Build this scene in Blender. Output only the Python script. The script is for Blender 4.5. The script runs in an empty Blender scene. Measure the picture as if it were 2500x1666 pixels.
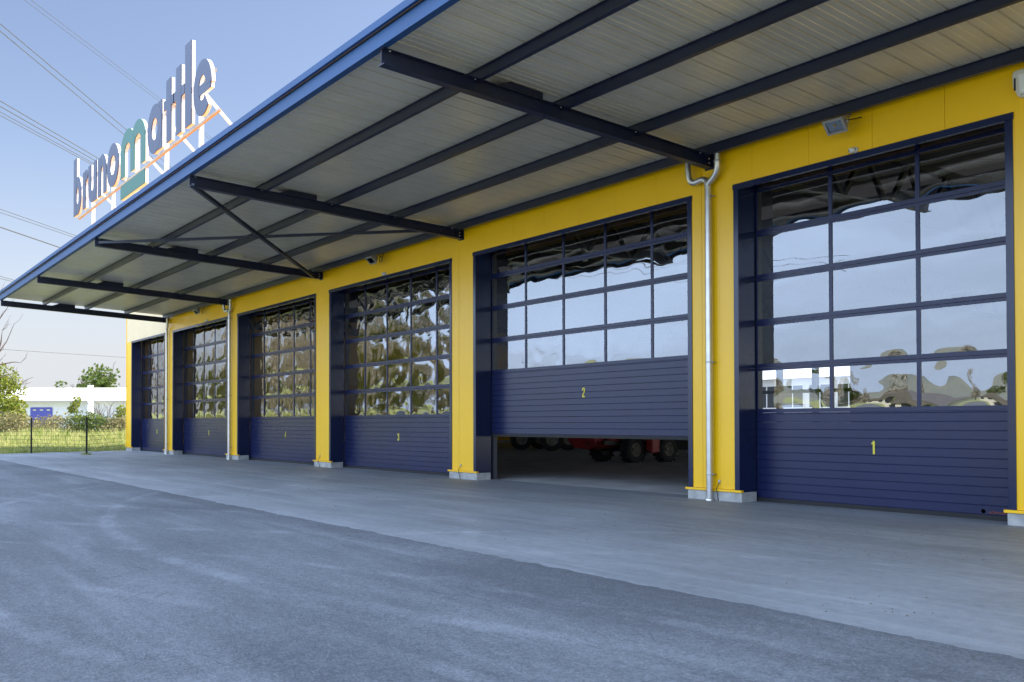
import bpy, bmesh, math, random
from mathutils import Vector, Matrix, noise
C = bpy.context.scene.collection
R = math.radians
# ------------------------------------------------------------------ camera
cd = bpy.data.cameras.new('camera'); cam = bpy.data.objects.new('camera', cd); C.objects.link(cam)
cd.sensor_width = 36; cd.lens = 2219.94/2500*36; cd.shift_y = 165.4/2500
cd.clip_start = .05; cd.clip_end = 3000
rt = Vector((.60880894,.79331325,-.00239973)); up = Vector((.01328082,-.00716744,.99988612)); fw = Vector((-.79320571,.60877148,.01489945))
M = Matrix((rt, up, -fw)).transposed().to_4x4(); M.translation = (0,-11.3916,1.25)
cam.matrix_world = M
bpy.context.scene.camera = cam
# ------------------------------------------------------------------ light
SUN_EL, SUN_AZ = R(47.5), R(16)            # azimuth from +y towards +x
w = bpy.data.worlds.new('World'); bpy.context.scene.world = w; w.use_nodes = True
nt = w.node_tree; bg = nt.nodes['Background']
sky = nt.nodes.new('ShaderNodeTexSky'); sky.sky_type = 'NISHITA'; sky.sun_disc = False
sky.sun_elevation = SUN_EL; sky.sun_rotation = SUN_AZ
sky.air_density = 1.0; sky.dust_density = 1.3; sky.ozone_density = 1.6
# bright veil added to the unseen sky behind the camera to fill the shade
def _n(t, **k):
    x = nt.nodes.new(t)
    for a,b in k.items(): setattr(x,a,b)
    return x
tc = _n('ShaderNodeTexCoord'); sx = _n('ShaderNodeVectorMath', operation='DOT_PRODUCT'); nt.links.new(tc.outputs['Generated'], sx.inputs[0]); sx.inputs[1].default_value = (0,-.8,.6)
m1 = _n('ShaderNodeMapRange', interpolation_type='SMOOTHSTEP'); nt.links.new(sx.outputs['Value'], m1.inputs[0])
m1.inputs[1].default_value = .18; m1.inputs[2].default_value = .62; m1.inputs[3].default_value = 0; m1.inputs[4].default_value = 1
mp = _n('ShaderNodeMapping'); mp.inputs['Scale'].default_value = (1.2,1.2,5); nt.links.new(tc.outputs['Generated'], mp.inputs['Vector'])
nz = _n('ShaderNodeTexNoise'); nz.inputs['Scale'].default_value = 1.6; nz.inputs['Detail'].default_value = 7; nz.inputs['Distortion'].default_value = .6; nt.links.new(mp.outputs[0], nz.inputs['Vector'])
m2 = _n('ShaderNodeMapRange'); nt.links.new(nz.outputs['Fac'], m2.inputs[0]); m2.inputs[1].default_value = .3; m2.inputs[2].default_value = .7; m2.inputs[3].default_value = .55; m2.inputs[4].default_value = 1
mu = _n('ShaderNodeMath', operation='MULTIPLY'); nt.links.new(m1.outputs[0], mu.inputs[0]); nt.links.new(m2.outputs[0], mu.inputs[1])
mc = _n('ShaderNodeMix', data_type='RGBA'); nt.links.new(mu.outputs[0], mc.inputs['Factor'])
FILL_VEIL = 18.1; mc.inputs['B'].default_value = (.66*FILL_VEIL,.84*FILL_VEIL,1.16*FILL_VEIL,1)
# pale summer haze low over the horizon
sz = _n('ShaderNodeSeparateXYZ'); nt.links.new(tc.outputs['Generated'], sz.inputs[0])
m3 = _n('ShaderNodeMapRange', interpolation_type='SMOOTHSTEP'); nt.links.new(sz.outputs['Z'], m3.inputs[0])
m3.inputs[1].default_value = -.02; m3.inputs[2].default_value = .30; m3.inputs[3].default_value = .9; m3.inputs[4].default_value = 0
mh = _n('ShaderNodeMix', data_type='RGBA'); nt.links.new(m3.outputs[0], mh.inputs['Factor']); mt = _n('ShaderNodeMix', data_type='RGBA', blend_type='MULTIPLY'); mt.inputs['Factor'].default_value = 1; mt.inputs['B'].default_value = (1.12,1.0,.985,1)
nt.links.new(sky.outputs[0], mt.inputs['A']); nt.links.new(mt.outputs['Result'], mh.inputs['A'])
mh.inputs['B'].default_value = (3.78,3.92,4.28,1)
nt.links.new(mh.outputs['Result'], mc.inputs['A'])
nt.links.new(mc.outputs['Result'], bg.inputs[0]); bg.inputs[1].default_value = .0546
sd = bpy.data.lights.new('sun', 'SUN'); sun = bpy.data.objects.new('sun', sd); C.objects.link(sun)
sd.energy = 4.0; sd.angle = R(.5); sd.color = (1,.93,.82)
tosun = Vector((math.sin(SUN_AZ)*math.cos(SUN_EL), math.cos(SUN_AZ)*math.cos(SUN_EL), math.sin(SUN_EL)))
sun.rotation_euler = tosun.to_track_quat('Z','Y').to_euler(); sun.location = (0,0,60)
vs = bpy.context.scene.view_settings
vs.view_transform = 'Standard'; vs.look = 'None'; vs.gamma = 1; vs.exposure = 1.88
bpy.context.scene.cycles.max_bounces = 10; bpy.context.scene.cycles.transparent_max_bounces = 16
bpy.context.scene.cycles.caustics_reflective = False; bpy.context.scene.cycles.caustics_refractive = False
# ------------------------------------------------------------------ materials
def mat(name, col, rough=.5, metal=0, spec=.5, var=0, vscale=3, bump=0, bscale=40, col2=None):
    m = bpy.data.materials.new(name); m.use_nodes = True; t = m.node_tree; b = t.nodes['Principled BSDF']
    b.inputs['Base Color'].default_value = (*col,1); b.inputs['Roughness'].default_value = rough
    b.inputs['Metallic'].default_value = metal; b.inputs['Specular IOR Level'].default_value = spec
    if var or col2 or bump:
        co = t.nodes.new('ShaderNodeTexCoord')
    if var or col2:
        n = t.nodes.new('ShaderNodeTexNoise'); n.inputs['Scale'].default_value = vscale; n.inputs['Detail'].default_value = 6
        t.links.new(co.outputs['Object'], n.inputs['Vector'])
        r = t.nodes.new('ShaderNodeValToRGB'); t.links.new(n.outputs['Fac'], r.inputs[0])
        c2 = col2 or tuple(c*(1-var) for c in col)
        r.color_ramp.elements[0].color = (*c2,1); r.color_ramp.elements[1].color = (*col,1)
        r.color_ramp.elements[0].position = .35; r.color_ramp.elements[1].position = .65
        t.links.new(r.outputs[0], b.inputs['Base Color'])
    if bump:
        n2 = t.nodes.new('ShaderNodeTexNoise'); n2.inputs['Scale'].default_value = bscale; n2.inputs['Detail'].default_value = 4
        t.links.new(co.outputs['Object'], n2.inputs['Vector'])
        bu = t.nodes.new('ShaderNodeBump'); bu.inputs['Strength'].default_value = bump; bu.inputs['Distance'].default_value = .01
        t.links.new(n2.outputs['Fac'], bu.inputs['Height']); t.links.new(bu.outputs[0], b.inputs['Normal'])
    return m
YEL = mat('yellow_panel', (.99,.565,.0), .32, spec=.6, var=.05, vscale=.8, bump=.05, bscale=6)
def add_ribs(m):            # fine vertical micro ribs of the wall panels
    t = m.node_tree; b = t.nodes['Principled BSDF']
    co = t.nodes.new('ShaderNodeTexCoord'); wv = t.nodes.new('ShaderNodeTexWave'); wv.bands_direction = 'X'
    wv.inputs['Scale'].default_value = 6.3; t.links.new(co.outputs['Object'], wv.inputs['Vector'])
    bu = t.nodes.new('ShaderNodeBump'); bu.inputs['Strength'].default_value = .25; bu.inputs['Distance'].default_value = .004
    old = [l for l in t.links if l.to_socket == b.inputs['Normal']]
    t.links.new(wv.outputs['Fac'], bu.inputs['Height'])
    if old: t.links.new(old[0].from_socket, bu.inputs['Normal'])
    t.links.new(bu.outputs[0], b.inputs['Normal'])
add_ribs(YEL)
NAVY = mat('navy_paint', (.006,.013,.055), .20, var=.15, vscale=2)
DOORP = mat('navy_door_panel', (.009,.015,.066), .27, spec=.42, var=.12, vscale=1.2, bump=.15, bscale=120)
STEEL = mat('navy_steel', (.008,.014,.045), .38, var=.25, vscale=4)
FASC = mat('blue_fascia', (.018,.075,.21), .5, spec=.3, var=.1, vscale=1.5)
RUBBER = mat('rubber', (.012,.012,.013), .7)
CONC = mat('plinth_concrete', (.46,.46,.44), .85, var=.3, vscale=6, bump=.2, bscale=60)
ZINC = mat('zinc', (.62,.62,.62), .32, metal=.85, var=.15, vscale=5)
SOFF = mat('soffit_sheet', (.74,.69,.54), .34, metal=.25, var=.1, vscale=2)
ROOFT = mat('roof_top', (.66,.27,.07), .8, var=.3, vscale=3)
WHITE = mat('white_paint', (.82,.82,.80), .4)
LBLUE = mat('letter_blue', (.028,.041,.096), .45)
LGREEN = mat('letter_green', (.008,.115,.082), .45)
YNUM = mat('number_yellow', (.72,.62,.05), .5)
PLAST = mat('beige_plastic', (.66,.62,.54), .45)
GREYM = mat('grey_metal', (.30,.29,.28), .4, metal=.3)
BLACK = mat('black', (.006,.006,.007), .5)
DRAIL = mat('dark_rail', (.03,.035,.05), .4)
INTR = mat('inner_roof', (.06,.06,.065), .8)
LINT = mat('lintel_pale', (.80,.70,.71), .6)
INTW = mat('inner_wall', (.40,.40,.39), .8, var=.1)
INTS = mat('inner_steel', (.010,.010,.011), .7)
HFLOOR = mat('hall_floor', (.50,.51,.52), .55, var=.3, vscale=1.2)
RED = mat('red_paint', (.34,.022,.018), .45, var=.3, vscale=4)
TYRE = mat('tyre', (.018,.018,.019), .8, bump=.3, bscale=30)
RIM = mat('rim', (.28,.26,.22), .5, var=.4, vscale=8)
FENCE = mat('fence_green', (.012,.016,.014), .5)
WIRE = mat('wire', (.06,.06,.07), .5)
BARK = mat('bark', (.11,.085,.065), .9, var=.3, vscale=10)
TWIG = mat('twig', (.10,.07,.06), .9)
BWALL = mat('render_white', (.72,.72,.70), .8, var=.06, vscale=.6)
BROOF = mat('white_roof', (.78,.78,.76), .6, var=.06, vscale=.5)
BDOOR = mat('blue_door', (.06,.07,.36), .5)
TILE = mat('grey_roof', (.16,.15,.15), .8, var=.3, vscale=2)
WDARK = mat('window_dark', (.03,.035,.045), .1)
def glass_mat(name, tint, refl):
    m = bpy.data.materials.new(name); m.use_nodes = True; t = m.node_tree; t.nodes.clear()
    o = t.nodes.new('ShaderNodeOutputMaterial'); mx = t.nodes.new('ShaderNodeMixShader')
    tr = t.nodes.new('ShaderNodeBsdfTransparent'); gl = t.nodes.new('ShaderNodeBsdfGlossy')
    tr.inputs[0].default_value = (*tint,1); gl.inputs['Roughness'].default_value = 0; gl.inputs[0].default_value = (.96,.98,1,1)
    lw = t.nodes.new('ShaderNodeLayerWeight'); lw.inputs[0].default_value = refl
    t.links.new(lw.outputs['Fresnel'], mx.inputs[0]); t.links.new(tr.outputs[0], mx.inputs[1]); t.links.new(gl.outputs[0], mx.inputs[2])
    t.links.new(mx.outputs[0], o.inputs[0]); return m
GLASS = glass_mat('door_glass', (.68,.66,.65), .61)
def frosted(name, col):
    m = bpy.data.materials.new(name); m.use_nodes = True; t = m.node_tree; t.nodes.clear()
    o = t.nodes.new('ShaderNodeOutputMaterial'); a = t.nodes.new('ShaderNodeBsdfTranslucent'); a.inputs[0].default_value = (*col,1)
    t.links.new(a.outputs[0], o.inputs[0]); return m
SKYL = frosted('rooflight_sheet', (.010,.010,.010))
def leaf_mat(name, a, b, tr=.35):
    m = bpy.data.materials.new(name); m.use_nodes = True; t = m.node_tree; t.nodes.clear()
    o = t.nodes.new('ShaderNodeOutputMaterial'); mx = t.nodes.new('ShaderNodeMixShader'); mx.inputs[0].default_value = tr
    d = t.nodes.new('ShaderNodeBsdfDiffuse'); l = t.nodes.new('ShaderNodeBsdfTranslucent')
    g = t.nodes.new('ShaderNodeNewGeometry'); rp = t.nodes.new('ShaderNodeValToRGB')
    rp.color_ramp.elements[0].color = (*a,1); rp.color_ramp.elements[1].color = (*b,1)
    t.links.new(g.outputs['Random Per Island'], rp.inputs[0])
    for s in (d,l): t.links.new(rp.outputs[0], s.inputs[0])
    t.links.new(d.outputs[0], mx.inputs[1]); t.links.new(l.outputs[0], mx.inputs[2]); t.links.new(mx.outputs[0], o.inputs[0]); return m
LEAF = leaf_mat('leaf_green', (.06,.105,.03), (.17,.205,.06))
LEAFD = leaf_mat('leaf_dark', (.05,.085,.04), (.13,.16,.07))
LEAFY = leaf_mat('leaf_yellow', (.13,.19,.03), (.30,.30,.07))
LEAFT = leaf_mat('leaf_tan', (.30,.275,.225), (.54,.51,.44), .2)
LEAFB = leaf_mat('leaf_brown', (.17,.155,.075), (.33,.30,.15), .3)
GRASS = leaf_mat('grass_blade', (.22,.30,.06), (.58,.54,.26), .45)
def ground_mat(name, c_dark, c_light, kind):
    m = bpy.data.materials.new(name); m.use_nodes = True; t = m.node_tree; b = t.nodes['Principled BSDF']
    L = t.links.new; N = t.nodes.new
    co = N('ShaderNodeTexCoord')
    def nz(scale, sx, sy, rot, detail=5, rough=.55, dist=0.):
        mp = N('ShaderNodeMapping'); mp.inputs['Scale'].default_value = (sx,sy,1); mp.inputs['Rotation'].default_value = (0,0,R(rot))
        L(co.outputs['Object'], mp.inputs['Vector'])
        n = N('ShaderNodeTexNoise'); n.inputs['Scale'].default_value = scale; n.inputs['Detail'].default_value = detail
        n.inputs['Roughness'].default_value = rough; n.inputs['Distortion'].default_value = dist
        L(mp.outputs[0], n.inputs['Vector']); return n.outputs['Fac']
    def mth(op, a, bb):
        x = N('ShaderNodeMath'); x.operation = op
        for i,v in enumerate((a,bb)):
            if isinstance(v,(int,float)): x.inputs[i].default_value = v
            else: L(v, x.inputs[i])
        return x.outputs[0]
    def mr(v, a, bb, lo=0, hi=1):
        x = N('ShaderNodeMapRange'); L(v, x.inputs[0]); x.inputs[1].default_value = a; x.inputs[2].default_value = bb
        x.inputs[3].default_value = lo; x.inputs[4].default_value = hi; return x.outputs[0]
    def track(cx, cy, r, wd):
        d_ = N('ShaderNodeVectorMath'); d_.operation = 'DISTANCE'; L(co.outputs['Object'], d_.inputs[0]); d_.inputs[1].default_value = (cx,cy,0)
        a_ = mth('ABSOLUTE', mth('SUBTRACT', d_.outputs['Value'], r), 0)
        return mth('MULTIPLY', mr(a_, wd*.4, wd, 1, 0), mr(nz(1.1,1,1,20,5,.65), .42, .66))
    big = nz(.35,1,1,0)
    s1 = mr(nz(.9,.28,2.2,12,6,.6,.6), .42,.70)
    s2 = mr(nz(.8,.25,2.6,-38,6,.62,.8), .50,.74)
    s3 = mr(nz(1.0,.3,2.4,62,6,.6,.6), .52,.76)
    fine = nz(60,1,1,0,3,.7); mid = nz(9,1,1,0,6,.7)
    if kind == 'asphalt':
        gr = nz(26,1,1,0,4,.75)
        v = mth('ADD', mth('MULTIPLY', mr(big,.3,.7), .26), mth('MULTIPLY', s1, .17))
        v = mth('ADD', v, mth('MULTIPLY', s2, .22)); v = mth('ADD', v, mth('MULTIPLY', s3,.14)); v = mth('ADD', v, .06)
        # tyres have polished two pale curving tracks
        v = mth('ADD', v, mth('MULTIPLY', track(-9,6,16.6,.13), .34)); v = mth('ADD', v, mth('MULTIPLY', track(-9,6,14.8,.13), .30))
        for q in ((-3,-20,11.2,.10),(-3,-20,12.9,.10),(-22,8,17.5,.16),(-22,8,19.4,.16),(-30,-25,17,.2)): v = mth('ADD', v, mth('MULTIPLY', track(*q), .26))
        vc = N('ShaderNodeTexVoronoi'); vc.feature = 'DISTANCE_TO_EDGE'; vc.inputs['Scale'].default_value = 3.2; L(co.outputs['Object'], vc.inputs['Vector'])
        v = mth('SUBTRACT', v, mth('MULTIPLY', mth('MULTIPLY', mr(vc.outputs['Distance'], .008, .022, 1, 0), mr(nz(.7,1,1,33,4,.6), .56, .66)), .30))
        v = mth('ADD', v, mth('MULTIPLY', mr(mid,.3,.7,-.5,.5), .26)); v = mth('ADD', v, mth('MULTIPLY', mr(fine,.3,.7,-.5,.5), .52)); v = mth('ADD', v, mth('MULTIPLY', mr(gr,.3,.7,-.5,.5), .44))
    else:
        v = mth('ADD', mth('MULTIPLY', mr(big,.3,.7), .42), mth('MULTIPLY', s2, .30)); v = mth('ADD', v, mth('MULTIPLY', s3, .30)); v = mth('SUBTRACT', v, mth('MULTIPLY', s1, .22)); v = mth('SUBTRACT', v, mth('MULTIPLY', mr(nz(2.2,1,1,0,7,.75),.60,.74), .35))
        v = mth('ADD', v, mth('MULTIPLY', mr(mid,.3,.7,-.5,.5), .34)); v = mth('ADD', v, mth('MULTIPLY', mr(fine,.3,.7,-.5,.5), .26))
        v = mth('ADD', v, .15)
        for q in ((-2,-9.5,6.0,.13),(-2,-9.5,7.7,.13),(-13.1,-11.5,7.6,.14),(-8,-12,9.5,.12),(-26,-13,11,.14),(-26,-13,12.8,.14)): v = mth('ADD', v, mth('MULTIPLY', track(*q), .24))
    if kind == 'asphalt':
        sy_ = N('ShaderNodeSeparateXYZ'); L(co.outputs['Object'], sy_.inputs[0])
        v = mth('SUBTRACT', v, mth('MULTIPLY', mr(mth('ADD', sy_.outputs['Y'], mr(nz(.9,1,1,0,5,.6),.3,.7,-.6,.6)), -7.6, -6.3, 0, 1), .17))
    rp = N('ShaderNodeValToRGB'); L(v, rp.inputs[0])
    rp.color_ramp.elements[0].color = (*c_dark,1); rp.color_ramp.elements[1].color = (*c_light,1)
    rp.color_ramp.elements[0].position = .02; rp.color_ramp.elements[1].position = .95
    col = rp.outputs[0]
    # small dirt specks
    vo = N('ShaderNodeTexVoronoi'); vo.inputs['Scale'].default_value = 1.7; vo.inputs['Randomness'].default_value = 1; L(co.outputs['Object'], vo.inputs['Vector'])
    sp = mr(vo.outputs['Distance'], .012, .03, .75, 0)
    mx = N('ShaderNodeMix'); mx.data_type = 'RGBA'; L(sp, mx.inputs['Factor']); L(col, mx.inputs['A']); mx.inputs['B'].default_value = (.03,.028,.025,1)
    L(mx.outputs['Result'], b.inputs['Base Color'])
    b.inputs['Roughness'].default_value = .7 if kind=='asphalt' else .6
    b.inputs['Specular IOR Level'].default_value = .4
    bu = N('ShaderNodeBump'); bu.inputs['Strength'].default_value = .85 if kind=='asphalt' else .2; bu.inputs['Distance'].default_value = .012
    L(mth('ADD', fine, mth('MULTIPLY', mid, 1.0)), bu.inputs['Height']); L(bu.outputs[0], b.inputs['Normal'])
    return m
ASPH = ground_mat('yard_asphalt', (.080,.089,.104), (.265,.287,.316), 'asphalt')
BOUNCE_PALE = mat('pale_bounce', (.50,.49,.47), .9, var=.2, vscale=.8)
APR = ground_mat('apron_concrete', (.155,.170,.188), (.335,.358,.39), 'concrete')
SOIL = mat('meadow_soil', (.34,.38,.12), .95, col2=(.27,.29,.11), vscale=.6)
HILL = mat('hill', (.24,.25,.20), .95, col2=(.17,.20,.19), vscale=.025)  # distance haze mixed into the ridge colours
# ------------------------------------------------------------------ mesh helpers
class MB:
    def __init__(s): s.v = []; s.f = []; s.sm = []
    def add(s, vs, fs, smooth=False):
        o = len(s.v); s.v += [Vector(p) for p in vs]; s.f += [[i+o for i in f] for f in fs]; s.sm += [smooth]*len(fs); return s
    def box(s, x0,x1,y0,y1,z0,z1):
        vs = [(x,y,z) for z in (z0,z1) for y in (y0,y1) for x in (x0,x1)]
        return s.add(vs, [(0,2,3,1),(4,5,7,6),(0,1,5,4),(1,3,7,5),(3,2,6,7),(2,0,4,6)])
    def obox(s, a, b, wx, wz, upv=(0,0,1)):      # bar of section wx*wz from a to b
        a = Vector(a); b = Vector(b); d = (b-a).normalized(); u = Vector(upv); sd_ = d.cross(u).normalized(); u = sd_.cross(d)
        vs = [p + sd_*i*wx/2 + u*j*wz/2 for p in (a,b) for j in (-1,1) for i in (-1,1)]
        return s.add(vs, [(0,2,3,1),(4,5,7,6),(0,1,5,4),(1,3,7,5),(3,2,6,7),(2,0,4,6)])
    def prism(s, poly, axis, a, b):              # polygon in the two other axes, swept along axis
        n = len(poly)
        def P(q, t): return {'x':(t,q[0],q[1]), 'y':(q[0],t,q[1]), 'z':(q[0],q[1],t)}[axis]
        vs = [P(q,a) for q in poly] + [P(q,b) for q in poly]
        return s.add(vs, [list(range(n))[::-1], list(range(n,2*n))] + [(i,(i+1)%n,n+(i+1)%n,n+i) for i in range(n)])
    def tube(s, pts, r, n=8, cap=True):
        pts = [Vector(p) for p in pts]; rs = r if isinstance(r,(list,tuple)) else [r]*len(pts)
        vs = []; u = None
        for i,p in enumerate(pts):
            d = (pts[min(i+1,len(pts)-1)]-pts[max(i-1,0)]).normalized()
            if u is None: u = d.orthogonal().normalized()
            u = (u - d*u.dot(d)).normalized(); q = d.cross(u)
            vs += [p + (u*math.cos(2*math.pi*k/n)+q*math.sin(2*math.pi*k/n))*rs[i] for k in range(n)]
        fs = [(i*n+k, i*n+(k+1)%n, (i+1)*n+(k+1)%n, (i+1)*n+k) for i in range(len(pts)-1) for k in range(n)]
        s.add(vs, fs, True)
        if cap: s.add([vs[k] for k in range(n)], [list(range(n))[::-1]]); s.add(vs[-n:], [list(range(n))])
        return s
    def lathe(s, prof, axis_o, axis_d, n=24):    # prof: (radius, along)
        o = Vector(axis_o); d = Vector(axis_d).normalized(); u = d.orthogonal().normalized(); q = d.cross(u)
        vs = [o + d*a + (u*math.cos(2*math.pi*k/n)+q*math.sin(2*math.pi*k/n))*r for r,a in prof for k in range(n)]
        m = len(prof)
        return s.add(vs, [(i*n+k, i*n+(k+1)%n, (i+1)*n+(k+1)%n, (i+1)*n+k) for i in range(m-1) for k in range(n)], True)
    def strip(s, pts, wd, y0, y1, closed=False): # stroke in the xz plane with thickness in y
        n = len(pts); P = [Vector((p[0],p[1])) for p in pts]; L=[]; Rr=[]
        for i in range(n):
            a = P[i-1] if (i>0 or closed) else P[i]; b = P[(i+1)%n] if (i<n-1 or closed) else P[i]
            d1 = (P[i]-a).normalized() if (P[i]-a).length>1e-6 else (b-P[i]).normalized()
            d2 = (b-P[i]).normalized() if (b-P[i]).length>1e-6 else d1
            nr = Vector((-d1.y-d2.y, d1.x+d2.x)); nr.normalize(); k = max(.5, nr.dot(Vector((-d1.y,d1.x))))
            L.append(P[i]+nr*wd/2/k); Rr.append(P[i]-nr*wd/2/k)
        vs = []
        for i in range(n):
            for q in (L[i],Rr[i]):
                for y in (y0,y1): vs.append((q.x,y,q.y))
        fs = []
        for i in range(n if closed else n-1):
            a = 4*i; b = 4*((i+1)%n)
            fs += [(a,b,b+2,a+2),(a+1,a+3,b+3,b+1),(a,a+1,b+1,b),(a+2,b+2,b+3,a+3)]
        if not closed: e = 4*(n-1); fs += [(0,2,3,1),(e,e+1,e+3,e+2)]
        return s.add(vs, fs)
    def build(s, name, m, parent=None, bevel=0, fix=True):
        off = Vector((0,0,0)); p = parent
        while p is not None: off += p.location; p = p.parent
        me = bpy.data.meshes.new(name); me.from_pydata([v-off for v in s.v], [], s.f)
        me.polygons.foreach_set('use_smooth', s.sm)
        if fix:
            b = bmesh.new(); b.from_mesh(me); bmesh.ops.recalc_face_normals(b, faces=b.faces); b.to_mesh(me); b.free()
        me.materials.append(m); o = bpy.data.objects.new(name, me); C.objects.link(o)
        if parent is not None: o.parent = parent
        if bevel:
            md = o.modifiers.new('bevel','BEVEL'); md.width = bevel; md.segments = 2; md.limit_method = 'ANGLE'; md.angle_limit = R(50); md.harden_normals = False
        return o
def tag(o, label=None, cat=None, group=None, kind=None):
    for k,v in (('label',label),('category',cat),('group',group),('kind',kind)):
        if v: o[k] = v
    return o
def empty(name, loc, label, cat, group=None):
    o = bpy.data.objects.new(name, None); o.empty_display_size = .3; o.location = loc; C.objects.link(o)
    return tag(o, label, cat, group)
def copy_tree(o, parent=None):
    c = o.copy(); C.objects.link(c)
    if parent is not None: c.parent = parent
    for ch in o.children: copy_tree(ch, c)
    return c
def sheet(name, pts, z, m):
    return tag(MB().add([(x,y,z) for x,y in pts], [list(range(len(pts)))]).build(name, m, fix=False), kind='structure')
# ------------------------------------------------------------------ ground
sheet('ground', [(-1500,-1500),(1500,-1500),(1500,1500),(-1500,1500)], -.03, SOIL)
def edge_noise(x): return .05*noise.noise(Vector((x*.9,0,0)))+.045*noise.noise(Vector((x*4.7,3,0)))+.03*noise.noise(Vector((x*13,7,0)))
xs = [-42.3+ i*.05 for i in range(int(58/.05))]
edge = [(x, -6.33+edge_noise(x)) for x in xs]
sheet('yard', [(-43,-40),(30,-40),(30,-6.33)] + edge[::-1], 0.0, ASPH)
sheet('apron', edge + [(30,-6.33),(30,.45),(-43.95,.45),(-43.97,0),(-43.2,-3)], 0.0, APR)
sheet('hall_floor', [(-43.8,.45),(10,.45),(10,26),(-43.8,26)], 0.0, HFLOOR)
# distant ridge
def ridge(x0,y0,x1,y1,h,seed,mname):
    n = 60; mb = MB(); vs=[]
    for i in range(n+1):
        t=i/n; x=x0+(x1-x0)*t; y=y0+(y1-y0)*t; z=h*(.55+.6*abs(noise.noise(Vector((t*5+seed,seed,0))))+.15*noise.noise(Vector((t*18,seed,2))))
        d = Vector((x1-x0,y1-y0,0)).normalized(); nn = Vector((-d.y,d.x,0))
        vs += [Vector((x,y,-1))+nn*120, Vector((x,y,z)), Vector((x,y,-1))-nn*120]
    fs=[]
    for i in range(n): a=3*i; fs += [(a,a+1,a+4,a+3),(a+1,a+2,a+5,a+4)]
    return tag(mb.add(vs,fs,True).build('hills', mname), kind='structure')
ridge(-900,-900,500,-700,58,3,HILL)
# ------------------------------------------------------------------ building
DOORS = [(-9.13,-4.955,3,0.0),(-16.21,-9.99,5,.94),(-23.2,-17.06,5,0.0),(-30.15,-24.06,5,0.0),(-37.2,-31.09,5,0.0),(-43.15,-38.2,4,0.0)]
DOORS[4] = (-37.18,-31.09,5,0.0)
HT = 4.955; DY = .40; XE = -43.92; X1 = 5.0; WT = 6.62
hall = empty('garage_hall', (-22,0,0), 'long yellow clad garage hall with six navy sectional doors', 'building')
# wall panels, one metre wide, with open joints over a dark backing
mb = MB(); solid = []
ops = sorted([(a,b) for a,b,_,_ in DOORS])
cuts = sorted(set([-9.78+k for k in range(-34,16)]))
SHEEN = mat('sheen_panel', (.82,.64,.40), .35, var=.05, vscale=.8)  # yellow panels with the pale sky sheen put into the colour
def wall_piece(x0,x1,z0,z1):
    bs = [x0]+[c for c in cuts if x0+.06<c<x1-.06]+[x1]
    for a,b in zip(bs,bs[1:]):
        mb.box(a+(.003 if a!=x0 else 0), b-(.003 if b!=x1 else 0), 0, .04, z0, z1)
pill = []; x = XE+.001
for a,b in ops:
    pill.append((x,a+.075)); x = b-.075
pill.append((x,X1))
for a,b in pill[1:]: wall_piece(a,b,.19,HT)
wall_piece(-37.78,X1,HT,WT)
mb.build('wall', YEL, hall)
mb = MB(); wall_piece(*pill[0],.19,HT); mb.build('wall', YEL, hall)
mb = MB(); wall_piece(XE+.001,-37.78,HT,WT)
mb.build('end_panel', SHEEN, hall)['label'] = 'panels above the uncovered end door, coloured pale for sky sheen'
mb = MB()
for a,b in pill: mb.box(a+.02,b-.02,.041,.36,.1,5.25)
mb.box(XE+.02,X1,.041,.36,5.25,6.6)
mb.build('wall_core', BLACK, hall)
# corner trim and end wall, back wall, roof with rooflight
MB().box(XE-.10,XE-.001,-.012,26.2,.19,6.7).build('end_wall', YEL, hall)
MB().box(XE-.08,XE,0.0,26,-.03,.188).build('plinth', CONC, hall)
mb = MB(); RX0,RX1,RZ0,RZ1 = -29.3,-23.3,.9,4.0
mb.box(XE,RX0,26,26.2,-.02,6.6).box(RX1,-13,26,26.2,-.02,6.6).box(-13,X1,26,26.2,4.5,6.6).box(RX0,RX1,26,26.2,-.02,RZ0).box(RX0,RX1,26,26.2,RZ1,6.6)  # unseen opening at the right end added to let daylight into the hall
mb.build('back_wall', INTW, hall)
mb = MB(); nx=3
for i in range(nx+1):
    xx = RX0+(RX1-RX0)*i/nx; mb.box(xx-.08,xx+.08,25.90,26.26,RZ0,RZ1)
for zz in (RZ0,(RZ0+RZ1)/2+.25,RZ1): mb.box(RX0-.05,RX1+.05,25.91,26.25,zz-.08,zz+.08)
rw = mb.build('rear_window', INTS, hall)
MB().box(RX0-3,RX1+3,26.21,31.0,4.3,4.42).build('sun_block', INTS, hall)  # unseen slab added to keep the sun off the hall floor
MB().box(X1,X1+.15,0,26.2,4.6,6.6).build('end_wall', YEL, hall)  # lower part left open, out of view, to light the hall
mb = MB(); SY0,SY1 = 7.4,8.8
mb.box(XE-.1,X1+.15,.0,SY0,6.62,6.75).box(XE-.1,X1+.15,SY1,26.2,6.62,6.75)
mb.build('roof', INTR, hall)
MB().add([(XE,SY0,6.65),(X1,SY0,6.65),(X1,SY1,6.65),(XE,SY1,6.65)],[(0,1,2,3)]).build('rooflight', SKYL, hall)
# roof trusses
for xt in (-3.0,-9.6,-16.64,-23.68,-30.7,-37.7):
    mb = MB(); mb.obox((xt,.4,5.35),(xt,25.8,5.35),.14,.16).obox((xt,.4,6.45),(xt,25.8,6.45),.14,.16)
    for i in range(16):
        y=.6+i*1.55; mb.obox((xt,y,5.4),(xt,y+.78,6.4),.09,.09).obox((xt,y+.78,6.4),(xt,y+1.55,5.4),.09,.09)
    mb.build('roof_truss', INTS, hall)
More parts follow.
